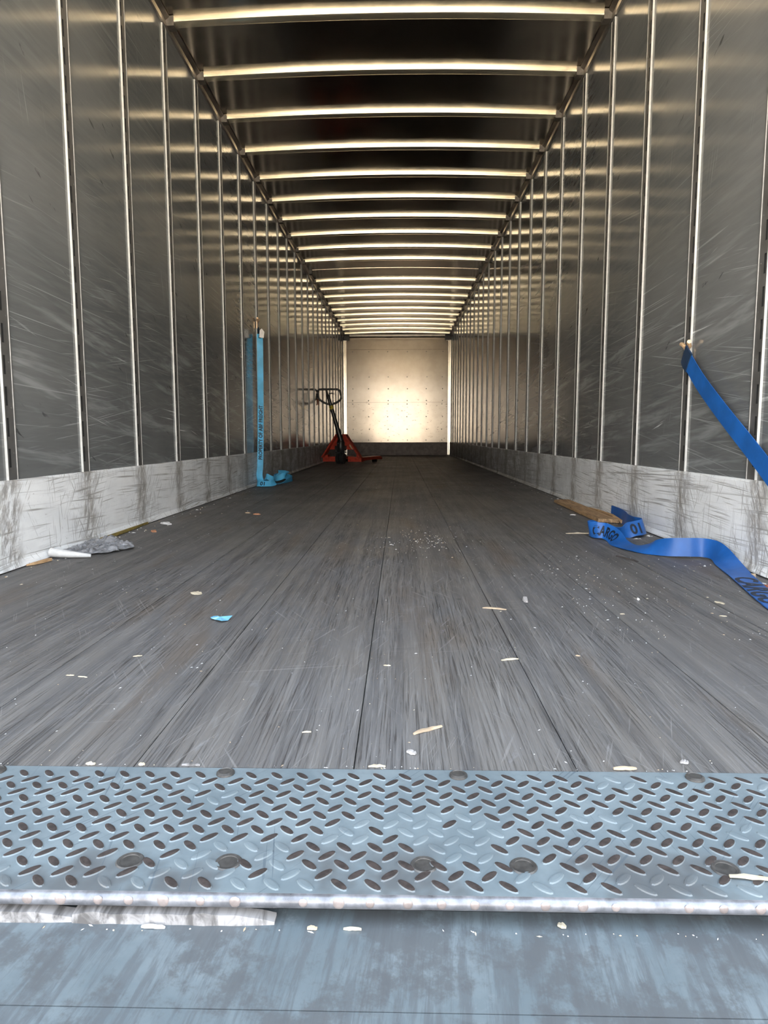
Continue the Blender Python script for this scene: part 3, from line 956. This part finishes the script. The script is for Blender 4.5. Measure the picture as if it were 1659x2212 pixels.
# --- strap on the right wall: clipped in a post, runs down towards the door and back along the floor
strapR = tag(empty('cargo_strap', (1.10, 2.60, 0.0)), 'royal blue cargo strap drooping from the wall and trailing over the floor', 'strap')
SR = Vector((-1.10, -2.60, 0.0))
fit = wall_fitting(1.263, 2.893, 0.790, 1, strapR); fit.location += SR
WS = (0.03, -0.533, 0.846)
keysR = [((1.247, 2.880, 0.785), WS), ((1.243, 2.816, 0.742), WS), ((1.241, 2.713, 0.668), WS), ((1.240, 2.574, 0.580), WS),
         ((1.240, 2.441, 0.500), WS), ((1.240, 2.304, 0.420), WS), ((1.240, 2.184, 0.347), WS), ((1.234, 1.980, 0.225), WS),
         ((1.210, 1.800, 0.120), (0.2, -0.5, 0.8)), ((1.165, 1.670, 0.050), (0.5, -0.4, 0.6)), ((1.105, 1.625, 0.016), (0.85, -0.3, 0.3)),
         ((1.075, 1.720, 0.006), (0.95, -0.25, 0.05)), ((1.098, 1.860, 0.005), (0.97, -0.24, 0.0)), ((1.148, 2.060, 0.005), (0.97, -0.24, 0.0)),
         ((1.188, 2.225, 0.008), (0.96, -0.20, 0.10)), ((1.214, 2.360, 0.020), (0.85, -0.10, 0.45)), ((1.226, 2.470, 0.040), (0.30, 0.0, 0.95)),
         ((1.205, 2.525, 0.043), (0.05, 0.20, 0.97)), ((1.155, 2.535, 0.043), (0.0, 0.25, 0.96)), ((1.100, 2.555, 0.040), (0.05, 0.35, 0.93)),
         ((1.060, 2.605, 0.032), (0.3, 0.6, 0.7)), ((1.032, 2.670, 0.018), (0.62, 0.70, 0.30)), ((1.006, 2.745, 0.010), (0.74, 0.65, 0.10)),
         ((0.994, 2.840, 0.012), (0.80, 0.45, 0.30)), ((0.996, 2.925, 0.028), (0.5, 0.2, 0.8)), ((0.980, 2.990, 0.040), (0.1, 0.30, 0.95)),
         ((0.948, 3.015, 0.041), (0.0, 0.25, 0.97)), ((0.928, 3.060, 0.041), (-0.2, 0.0, 0.97)), ((0.955, 3.105, 0.040), (0.1, -0.3, 0.95)),
         ((1.010, 3.085, 0.026), (0.4, -0.6, 0.6)), ((1.062, 3.055, 0.022), (0.3, -0.5, 0.6)), ((1.120, 3.065, 0.038), (0.05, 0.45, 0.9)),
         ((1.172, 3.085, 0.044), (-0.05, 0.4, 0.92)), ((1.200, 3.140, 0.046), (-0.3, 0.1, 0.95)), ((1.184, 3.215, 0.044), (-0.2, -0.1, 0.97)),
         ((1.188, 3.330, 0.041), (0.1, -0.05, 0.99)), ((1.216, 3.460, 0.041), (0.1, 0, 1)), ((1.238, 3.600, 0.041), (0.05, 0, 1)),
         ((1.242, 3.760, 0.041), (0.03, 0, 1))]
webR = Ribbon(loc(keysR, SR), 0.070, 0.0028, 10)
wr_o = webR.build('webbing', MT['web_r'], strapR)
capR = Ribbon(loc([((1.2465, 2.888, 0.792), (0.03, 0.1, 1)), ((1.2440, 2.855, 0.768), (0.03, -0.25, 0.9)), ((1.2425, 2.825, 0.748), WS)], SR), 0.080, 0.0070, 8)
capR.build('stitched_end', MT['navy'], strapR)
def s_near(rib, off, target, lo=0, hi=1e9):
    t = Vector(target)
    return min(((p - off - t).length, s) for (p, _, _, _), s in zip(rib.fr, rib.s) if lo <= s <= hi)[1]
sf = s_near(webR, SR, (1.172, 2.165, 0.005))
lettering('CARGO', 0.085, webR, sf, -0.030, wr_o, flow=-1, rise=1, face=1, stretch=1.2)
sg = s_near(webR, SR, (0.935, 3.03, 0.041))
lettering('CARGO', 0.060, webR, sg, -0.022, wr_o, flow=-1, rise=1, face=1, stretch=0.8)
sh = s_near(webR, SR, (1.115, 3.065, 0.038))
lettering('01', 0.066, webR, sh, -0.024, wr_o, flow=1, rise=1, face=-1)

# ------------------------------------------------------------------ pallet jack
jack = tag(empty('pallet_jack', (-0.905, 11.22, 0.0), math.radians(-15)), 'red pallet jack with a tall black handle parked by the wall', 'pallet jack')
for s in (-1, 1):
    m = MB()
    m.lathe([(0.030, s * 0.012), (0.080, s * 0.012), (0.090, s * 0.020), (0.090, s * 0.060), (0.080, s * 0.068), (0.030, s * 0.068)], 24, 'x', (0, 0, 0.0905))
    m.build('steer_wheel', MT['rubber'], jack, smooth=True)
m = MB(); m.tube([(-0.085, 0, 0.09), (0.085, 0, 0.09)], 0.012, 10); m.box(-0.011, 0.011, -0.03, 0.03, 0.06, 0.20)
m.box(-0.085, 0.085, -0.04, 0.04, 0.185, 0.205)
m.build('axle', MT['black'], jack)
m = MB()
m.lathe([(0.060, 0.20), (0.066, 0.21), (0.066, 0.36), (0.052, 0.38), (0.052, 0.40), (0.030, 0.41), (0.030, 0.47)], 20, 'z', (0, 0.0, 0))
m.box(-0.085, 0.085, -0.055, 0.045, 0.22, 0.30)
m.build('pump', MT['black'], jack, smooth=True)
m = MB(); m.lathe([(0.016, 0.44), (0.016, 0.50)], 14, 'z', (0, 0.06, 0)); m.build('ram', MT['chrome'], jack, smooth=True)
m = MB(); m.lathe([(0.014, -0.072), (0.014, -0.060)], 12, 'y', (-0.02, 0, 0.335))
m.build('drain_plug', MT['chrome'], jack, smooth=True)
# A-shaped red housing: gusset plates either side, edge flanges, foot bars
m = MB()
def plate(pts, ya, yb, mi=0):
    m.prism(pts, 'y', ya, yb, mi)
plate([(-0.075, 0.48), (0.075, 0.48), (0.225, 0.235), (-0.225, 0.235)], 0.085, 0.100)
for s in (-1, 1):
    plate([(s * 0.06, 0.487), (s * 0.085, 0.487), (s * 0.345, 0.105), (s * 0.318, 0.105)], -0.020, 0.105)
    plate([(s * 0.105, 0.035), (s * 0.340, 0.035), (s * 0.340, 0.108), (s * 0.105, 0.125)], 0.055, 0.150)
    plate([(s * 0.250, 0.110), (s * 0.318, 0.105), (s * 0.302, 0.135), (s * 0.250, 0.15)], 0.055, 0.150)
plate([(-0.085, 0.475), (0.085, 0.475), (0.085, 0.490), (-0.085, 0.490)], -0.020, 0.105)
m.build('housing', MT['red'], jack)
for s in (-1, 1):
    m = MB()
    a, b = sorted((s * 0.18, s * 0.34))
    prof = [(0.10, 0.035), (0.15, 0.105), (1.16, 0.105), (1.24, 0.075), (1.26, 0.045), (1.24, 0.040), (1.16, 0.052), (0.30, 0.052)]
    m.prism(prof, 'x', a, b)
    fk = m.build('fork', MT['red'], jack)
    m = MB(); m.lathe([(0.010, s * 0.22), (0.037, s * 0.22), (0.037, s * 0.30), (0.010, s * 0.30)], 16, 'x', (0, 1.05, 0.0375))
    m.build('load_wheel', MT['rubber'], fk, smooth=True)
m = MB()
m.lathe([(0.030, 0.0), (0.040, 0.004), (0.024, 0.006)], 12, 'y', (0, 0, 0))
lb = m.build('nameplate', MT['label'], jack)
lb.location = (0.165, 0.080, 0.285); lb.rotation_euler = (0, 0.9, 0); lb.scale = (1.4, 1, 0.8)
# handle, leaning to the wall side
A, B = Vector((0.0, -0.03, 0.44)), Vector((-0.170, -0.075, 1.06))
ax = (B - A).normalized()
m = MB(); m.tube([A - ax * 0.06, A + ax * 0.12, A + ax * 0.16, B], [0.040, 0.040, 0.034, 0.028], 12)
m.build('handle_shaft', MT['black'], jack, smooth=True)
sx = Vector((1, 0, 0)); sx = (sx - ax * sx.dot(ax)).normalized()
sx = (sx * 0.98 + Vector((0, 0, 0.18))).normalized()
uz = (Vector((0.02, -0.10, 1)).normalized() + ax * 0.6).normalized()
ctr = B - ax * 0.10 + Vector((-0.002, 0, 0.0))
loop = [(0.0, 0.0), (0.10, 0.035), (0.165, 0.075), (0.185, 0.105), (0.188, 0.17), (0.180, 0.225), (0.150, 0.250), (0.08, 0.254),
        (-0.08, 0.252), (-0.150, 0.250), (-0.180, 0.225), (-0.186, 0.17), (-0.180, 0.105), (-0.160, 0.078), (-0.10, 0.035)]
rx = Vector((math.cos(math.radians(15)), math.sin(math.radians(15)), 0))
m = MB(); m.tube([ctr + rx * a + uz * b for (a, b) in loop], 0.0175, 10, closed=True)
m.build('handle_loop', MT['black'], jack, smooth=True)
m = MB()
m.tube([B - ax * 0.02, B + ax * 0.06, B + ax * 0.075, B + ax * 0.155], [0.026, 0.026, 0.016, 0.016], 10)
m.build('handle_head', MT['black'], jack, smooth=True)
m = MB(); m.tube([B + uz * 0.085 + rx * 0.01, B + uz * 0.092 + rx * 0.06, B + uz * 0.080 + rx * 0.105], [0.009, 0.008, 0.005], 8)
m.build('control_lever', MT['black'], jack, smooth=True)
m = MB(); c0 = A + (B - A) * 0.735
m.tube([c0, c0 + ax * 0.055], 0.0335, 12)
st = m.build('sticker', MT['yellow'], jack, smooth=True)
m = MB(); fy = Vector((0, -0.0345, 0)); c1 = c0 + ax * 0.0275 + fy
for sgn in (-1, 1):
    m.tube([c1 + rx * (-0.014) + ax * (0.016 * sgn), c1 + rx * 0.014 - ax * (0.016 * sgn)], 0.0025, 6)
m.build('cross_mark', MT['black'], st)
# rag of straps tied to the loop
m = MB()
lp = ctr + rx * (-0.185) + uz * 0.10
for k in range(3):
    o_ = Vector((random.uniform(-.012, .004), random.uniform(-.012, .012), 0))
    m.tube([lp + o_, lp + o_ + Vector((-0.010 - 0.006 * k, -0.004, -0.045)), lp + o_ + Vector((-0.006 + 0.012 * k, -0.006, -0.105))], [0.008, 0.010, 0.004], 6)
m.build('tie_cord', MT['redchip'], jack, smooth=True)

# ------------------------------------------------------------------ loose board and the strap end under it
m = MB()
L_, n_ = 1.10, 14
for i in range(n_ + 1):
    t = i / n_
    y = -L_ / 2 + L_ * t
    j = 0.004 * mnoise.noise(Vector((t * 9, 1, 2)))
    wl_, wr_ = -0.052 + j, 0.050 + j * 0.6
    if i == 0: y += 0.0
    hgt = 0.020 + 0.003 * mnoise.noise(Vector((t * 14, 5, 2)))
    cut = 0.03 if i == 0 else 0.0
    m.v += [Vector((wl_, y + cut * 0.3, 0.0)), Vector((wr_, y - cut, 0.0)), Vector((wr_ - 0.002, y - cut, hgt)), Vector((wl_ + 0.003, y + cut * 0.3, hgt - 0.002))]
for i in range(n_):
    a, b = i * 4, (i + 1) * 4
    for k in range(4):
        m.quad(a + k, a + (k + 1) % 4, b + (k + 1) % 4, b + k)
m.quad(0, 1, 2, 3); m.quad(n_ * 4, n_ * 4 + 1, n_ * 4 + 2, n_ * 4 + 3)
board = tag(m.build('wooden_board', MT['board']), 'weathered brown wooden board lying along the wall base', 'board')
board.location = (1.178, 4.13, 0.004)
board.rotation_euler = (0.0, 0.0, -0.012)
m = MB()
m.tube([(0.050, -0.62, 0.012), (0.052, -0.45, 0.026), (0.050, -0.20, 0.024), (0.046, 0.0, 0.022)], [0.009, 0.007, 0.006, 0.002], 6)
m.build('splinter', MT['card'], board)

# ------------------------------------------------------------------ plastic film with a white roll, sealant, cardboard
def crumple(name, outline_fn, nu, nv, amp, mat, seed, parent=None, lift=0.006):
    m = MB()
    for i in range(nu + 1):
        for j in range(nv + 1):
            u, v = i / nu, j / nv
            p = outline_fn(u, v)
            q = Vector((p[0] * 16, p[1] * 16, seed))
            h = abs(mnoise.noise(q)) + 0.5 * abs(mnoise.noise(q * 2.3)) + 0.25 * mnoise.noise(q * 5.1)
            edge = min(1.0, 6 * min(u, 1 - u, v, 1 - v) + 0.25)
            m.v.append(Vector((p[0], p[1], lift + max(0.0, amp * h * edge) + p[2])))
    for i in range(nu):
        for j in range(nv):
            a = i * (nv + 1) + j
            m.quad(a, a + 1, a + nv + 2, a + nv + 1)
    o = m.build(name, mat, parent)
    md = o.modifiers.new('thickness', 'SOLIDIFY'); md.thickness = 0.0006
    return o

def film_fn(u, v):
    # u runs from the wall inwards, v from the door side to the far side
    x = -1.245 + 0.215 * u + 0.018 * math.sin(v * 7 + u * 3) * u
    y = 2.535 + 0.055 * u + 0.03 * u * u + (0.36 - 0.20 * u * u) * v + 0.016 * math.sin(u * 9 + v * 4) + 0.010 * math.sin(u * 23)
    return (x, y, 0.045 * max(0, 0.22 - u) * (0.4 + v))
film = tag(crumple('plastic_film', film_fn, 26, 22, 0.034, MT['film'], 1.7), 'crumpled translucent grey plastic film on the floor against the wall', 'plastic film')
m = MB()
pts = [Vector((-1.240, 2.500, 0.024)), Vector((-1.200, 2.493, 0.021)), Vector((-1.150, 2.496, 0.016)), Vector((-1.095, 2.512, 0.009))]
pr = catmull(pts, 6)
rr = [0.018 - 0.012 * (k / (len(pr) - 1)) ** 1.6 for k in range(len(pr))]
m.tube(pr, rr, 12)
tag(m.build('paper_roll', MT['paper'], smooth=True), 'rolled white paper lying at the edge of the plastic film', 'paper roll')
m = MB()
b0 = [(-1.248, 2.34, 0.0), (-1.232, 2.36, 0.0), (-1.218, 2.40, 0.0), (-1.212, 2.45, 0.0), (-1.238, 2.47, 0.0)]
nb = len(b0)
m.v += [Vector(p) + Vector((0, 0, 0.002)) for p in b0] + [Vector(p) + Vector((0, 0, 0.008 + 0.004 * (k % 2))) for k, p in enumerate(b0)]
for k in range(nb):
    m.quad(k, (k + 1) % nb, nb + (k + 1) % nb, nb + k)
m.f.append(tuple(range(nb))); m.mi.append(0)
m.f.append(tuple(nb + k for k in range(nb))); m.mi.append(0)
tag(m.build('cardboard_strip', MT['card']), 'torn brown cardboard strip wedged under the wall beside the paper roll', 'cardboard')
m = MB()
for i in range(17):
    t = i / 16
    y = 2.80 + 0.70 * t
    w = 0.014 * math.sin(math.pi * min(1, t * 1.05 + 0.06)) ** 0.6 + 0.003 * mnoise.noise(Vector((t * 14, 0, 1)))
    w = max(w, 0.003)
    for (dx, z) in ((0.0, 0.003), (0.0, 0.014), (w * 0.6, 0.010), (w, 0.003)):
        m.v.append(Vector((-1.2455 + dx, y, z)))
for i in range(16):
    a, b = i * 4, i * 4 + 4
    for k in range(4):
        m.quad(a + k, a + (k + 1) % 4, b + (k + 1) % 4, b + k)
m.quad(0, 1, 2, 3); m.quad(64, 65, 66, 67)
tag(m.build('sealant_bead', MT['olive'], smooth=True), 'olive brown bead of old sealant along the wall foot past the plastic film', 'sealant')

# ------------------------------------------------------------------ small litter, one object each
def sliver(name, a, b, w, h, mat, label, cat, z=0.0, bend=0.0, group=None):
    a, b = Vector((a[0], a[1], 0)), Vector((b[0], b[1], 0))
    d = b - a
    L = d.length
    c = (a + b) / 2
    m = MB()
    n = 7
    for i in range(n):
        t = i / (n - 1)
        k = (0.30 + 0.70 * math.sin(math.pi * (0.08 + 0.84 * t)) ** 0.7) * random.uniform(0.82, 1.12)
        off = bend * math.sin(math.pi * t) + random.uniform(-0.08, 0.08) * w
        lift = 0.25 * h * random.random()
        x = (t - 0.5) * L
        for (yy, zz) in ((-w / 2 * k, 0.0), (w / 2 * k, 0.0), (w / 2 * k * 0.8, h * k), (-w / 2 * k * 0.7, h * k * 0.9)):
            m.v.append(Vector((x, yy + off, zz + lift + 0.0003)))
    for i in range(n - 1):
        p, q = i * 4, i * 4 + 4
        for k in range(4):
            m.quad(p + k, p + (k + 1) % 4, q + (k + 1) % 4, q + k)
    m.quad(0, 1, 2, 3); e_ = (n - 1) * 4; m.quad(e_, e_ + 1, e_ + 2, e_ + 3)
    o = tag(m.build(name, MT[mat]), label, cat, group)
    o.location = (c.x, c.y, z)
    o.rotation_euler = (0, 0, math.atan2(d.y, d.x))
    return o

S = 'splinter'
sliver('wood_splinter', (0.296, 1.782), (0.357, 1.763), 0.0075, 0.004, 'pale', 'long pale wood splinter lying crosswise past the grey wood chip', S)
sliver('wood_chip', (0.427, 1.895), (0.424, 1.840), 0.014, 0.008, 'greychip', 'stubby grey wood chip pointing down the trailer', 'chip')
sliver('wood_splinter', (0.283, 1.354), (0.320, 1.364), 0.0045, 0.003, 'cream', 'thin cream splinter midway between the board joints', S)
sliver('wood_splinter', (0.097, 1.003), (0.142, 1.032), 0.0060, 0.004, 'pale', 'pale slanted splinter nearest the middle of the tread plate', S, bend=0.001)
sliver('wood_chip', (0.087, 0.945), (0.099, 0.937), 0.0090, 0.004, 'greychip', 'small grey chip just behind the tread plate', 'chip')
sliver('wood_splinter', (0.443, 1.388), (0.452, 1.385), 0.004, 0.002, 'pale', 'tiny tan splinter between the cream splinter and the right wall', S)
sliver('wood_chip', (0.945, 1.859), (0.961, 1.834), 0.009, 0.004, 'cream', 'cream chip on the floor left of the near strap end', 'chip')
sliver('wood_splinter', (0.890, 1.713), (0.907, 1.708), 0.004, 0.002, 'cream', 'thin pale splinter in front of the cream chip by the strap', S)
sliver('wood_splinter', (0.643, 1.726), (0.655, 1.726), 0.004, 0.002, 'cream', 'short pale splinter in front of the curled silver scrap', S)
sliver('wood_splinter', (0.370, 0.897), (0.402, 0.899), 0.0055, 0.004, 'pale', 'tan splinter lodged along the tread plate joint on the right', S, z=0.0005)
sliver('paper_scrap', (-0.535, 1.948), (-0.504, 1.922), 0.026, 0.004, 'cream', 'crumpled beige scrap behind the blue film scrap', 'scrap')
sliver('wood_splinter', (-0.076, 1.007), (-0.062, 1.009), 0.003, 0.002, 'cream', 'tiny straw-coloured splinter left of the centre joint', S)
sliver('wood_splinter', (0.043, 1.320), (0.057, 1.317), 0.004, 0.002, 'cream', 'small pale splinter right beside the centre joint', S)
sliver('wood_splinter', (0.854, 3.182), (0.962, 3.184), 0.010, 0.005, 'cream', 'long white splinter left of the folded strap end', S)
sliver('bark_sliver', (0.898, 2.577), (0.943, 2.463), 0.008, 0.005, 'bark', 'dark bark sliver below the trailing strap', 'sliver')
sliver('wood_splinter', (-0.567, 1.250), (-0.551, 1.250), 0.003, 0.002, 'cream', 'left one of two tiny splinters end to end near the left edge', S)
sliver('wood_splinter', (-0.541, 1.245), (-0.521, 1.240), 0.003, 0.002, 'cream', 'right one of two tiny splinters end to end near the left edge', S)
sliver('wood_splinter', (-0.482, 1.364), (-0.465, 1.371), 0.004, 0.002, 'cream', 'short pale splinter in front of the blue film scrap on its left', S)
sliver('wood_splinter', (-0.365, 0.8985), (-0.351, 0.8975), 0.005, 0.003, 'cream', 'leftmost whitish splinter on the tread plate joint', S)
sliver('wood_splinter', (-0.290, 0.8985), (-0.281, 0.8985), 0.005, 0.003, 'cream', 'second whitish splinter from the left on the tread plate joint', S)
sliver('wood_splinter', (-0.229, 0.8985), (-0.203, 0.8975), 0.004, 0.003, 'greywood', 'third whitish splinter from the left on the tread plate joint', S)
sliver('wood_splinter', (0.032, 0.8990), (0.056, 0.9000), 0.004, 0.003, 'cream', 'pale splinter on the tread plate joint at the centre', S)
sliver('foil_scrap', (0.733, 1.898), (0.749, 1.872), 0.010, 0.006, 'foil', 'curled silver scrap on the bare boards', 'scrap')
sliver('wood_chip', (-0.854, 4.034), (-0.821, 4.010), 0.020, 0.006, 'pale', 'tan chip beside the orange chip in front of the left strap', 'chip')
sliver('wood_chip', (-0.786, 3.962), (-0.748, 3.939), 0.034, 0.006, 'orange', 'orange chip in front of the left strap', 'chip')
sliver('paper_scrap', (-1.187, 3.531), (-1.121, 3.475), 0.030, 0.010, 'paper', 'crumpled white and grey scrap near the left wall foot', 'scrap')
sliver('wood_chip', (-1.125, 3.245), (-1.098, 3.195), 0.026, 0.007, 'orange', 'tan orange chip beyond the plastic film', 'chip')
sliver('wood_chip', (1.222, 2.215), (1.218, 2.180), 0.016, 0.012, 'pale', 'tan crumbly chip between the strap and the right wall', 'chip')
sliver('wood_splinter', (1.199, 2.107), (1.206, 2.087), 0.005, 0.003, 'paper', 'white splinter in front of the tan chip by the right wall', S)
sliver('wood_chip', (1.185, 2.061), (1.179, 2.005), 0.014, 0.010, 'redchip', 'red-brown chip at the right edge of the picture', 'chip')
sliver('wood_splinter', (1.231, 2.395), (1.240, 2.371), 0.006, 0.003, 'pale', 'small tan splinter between the strap twist and the right wall', S)
sliver('wood_chip', (1.225, 2.850), (1.232, 2.800), 0.022, 0.008, 'cream', 'cream chip between the arched strap and the wall foot', 'chip')
sliver('wood_chip', (1.225, 3.215), (1.225, 3.185), 0.012, 0.005, 'orange', 'small orange chip at the wall foot beside the folded strap', 'chip')
sliver('wood_splinter', (1.060, 3.936), (1.092, 3.930), 0.014, 0.005, 'paper', 'short white splinter beside the wooden board', S)
sliver('grey_scrap', (0.471, 0.922), (0.480, 0.916), 0.008, 0.004, 'greychip', 'crumpled grey scrap just behind the right plate bolt', 'scrap')
sliver('wood_splinter', (0.4175, 0.6665), (0.462, 0.6615), 0.0048, 0.003, 'cream', 'long cream splinter lying on the tread plate at the right', S, z=0.0030)
sliver('wood_chip', (0.234, 0.634), (0.242, 0.631), 0.006, 0.003, 'cream', 'cream chip on the dock lip', 'chip', z=-0.030)
# bleached split wood wedged under the nose
for (xa, xb, lab) in ((-0.62, -0.235, 'long bleached wood splinter wedged under the plate nose at far left'),
                      (-0.255, -0.050, 'bleached split wood wedged under the plate nose left of centre')):
    m = MB()
    n = 26
    for i in range(n + 1):
        t = i / n
        x = xa + (xb - xa) * t
        k = min(1.0, 5 * (1 - t) + 0.25) * (0.85 + 0.3 * mnoise.noise(Vector((x * 45, 2, 1))))
        z0_ = -0.030
        yn = 0.6262 + 0.004 * (1 - k)
        zt = -0.030 + 0.0135 * k
        m.v += [Vector((x, yn, z0_)), Vector((x, yn + 0.014, z0_)), Vector((x, yn + 0.014, zt)), Vector((x, yn + 0.0015, zt - 0.001))]
    for i in range(n):
        a, b = i * 4, i * 4 + 4
        for k in range(4):
            m.quad(a + k, a + (k + 1) % 4, b + (k + 1) % 4, b + k)
    m.quad(0, 1, 2, 3); m.quad(n * 4, n * 4 + 1, n * 4 + 2, n * 4 + 3)
    tag(m.build('split_wood', MT['greywood']), lab, 'split wood')
sliver('wood_chip', (-0.016, 0.624), (-0.006, 0.6235), 0.004, 0.003, 'pale', 'tan chip under the plate nose beside the split wood', 'chip', z=-0.030)
sliver('wood_chip', (0.020, 0.624), (0.038, 0.6235), 0.003, 0.0025, 'cream', 'cream chip under the plate nose at the centre', 'chip', z=-0.030)
sliver('wood_chip', (-0.182, 0.6225), (-0.158, 0.6220), 0.004, 0.003, 'paper', 'white flake on the dock lip in front of the split wood', 'flake', z=-0.030)

# light blue torn film scrap
m = MB()
out = [(-0.028, 0.010), (-0.018, 0.004), (-0.008, 0.008), (0.004, -0.002), (0.016, 0.003), (0.028, 0.010), (0.024, -0.008), (0.014, -0.018), (0.002, -0.014), (-0.010, -0.004), (-0.020, -0.004)]
n = len(out)
for k, (x, y) in enumerate(out):
    m.v.append(Vector((x, y * 1.7, 0.003 + 0.005 * abs(math.sin(k * 2.1)))))
m.v.append(Vector((0.0, 0.0, 0.009)))
for k in range(n):
    m.f.append((k, (k + 1) % n, n)); m.mi.append(0)
sc = tag(m.build('film_scrap', MT['bluefilm']), 'torn light blue plastic scrap on the floor', 'scrap')
sc.location = (-0.376, 1.652, 0.0)
md = sc.modifiers.new('thickness', 'SOLIDIFY'); md.thickness = 0.0008

# crumbs nobody could count
m = MB()
def crumb(x, y, r, z=0.0):
    b = len(m.v)
    a0 = random.uniform(0, 6.28)
    el = random.choice((1.0, 1.0, 1.6, 3.2))
    for k in range(4):
        t = a0 + k * math.pi / 2
        q = Vector((math.cos(k * math.pi / 2) * r * el, math.sin(k * math.pi / 2) * r))
        m.v.append(Vector((x + q.x * math.cos(a0) - q.y * math.sin(a0), y + q.x * math.sin(a0) + q.y * math.cos(a0), z + 0.0003)))
    m.v.append(Vector((x, y, z + 0.0003 + r * 0.9)))
    mi = random.choice((0, 0, 0, 1, 2))
    for k in range(4):
        m.f.append((b + k, b + (k + 1) % 4, b + 4)); m.mi.append(mi)
for k in range(900):
    y = 0.91 + (random.random() ** 1.5) * 5.6
    x = random.uniform(-1.22, 1.22)
    crumb(x, y, random.uniform(0.0005, 0.0012) * (0.8 + 0.28 * y))
for k in range(160):
    crumb(random.gauss(0.20, 0.10), random.gauss(2.95, 0.16), random.uniform(0.0009, 0.0026))
for k in range(220):
    crumb(0.55 + abs(random.gauss(0, 0.28)), random.uniform(1.5, 2.6), random.uniform(0.0007, 0.0018))
for k in range(140):
    s = random.choice((-1, 1))
    y = 1.8 + random.random() ** 1.4 * 5
    crumb(s * (1.235 - abs(random.gauss(0, 0.05))), y, random.uniform(0.002, 0.005))
for k in range(45):
    crumb(random.uniform(-0.55, 0.65), 0.897 + random.uniform(-0.002, 0.004), random.uniform(0.0004, 0.0012))
for k in range(40):
    crumb(random.uniform(-0.4, 0.5), random.uniform(0.618, 0.626), random.uniform(0.0005, 0.0012), -0.030)
tag(link('floor_crumbs', m.mesh('floor_crumbs', fix=False), None, (MT['paper'], MT['cream'], MT['pale'])),
    'fine pale crumbs and dust scattered over the boards', 'crumbs', kind='stuff')
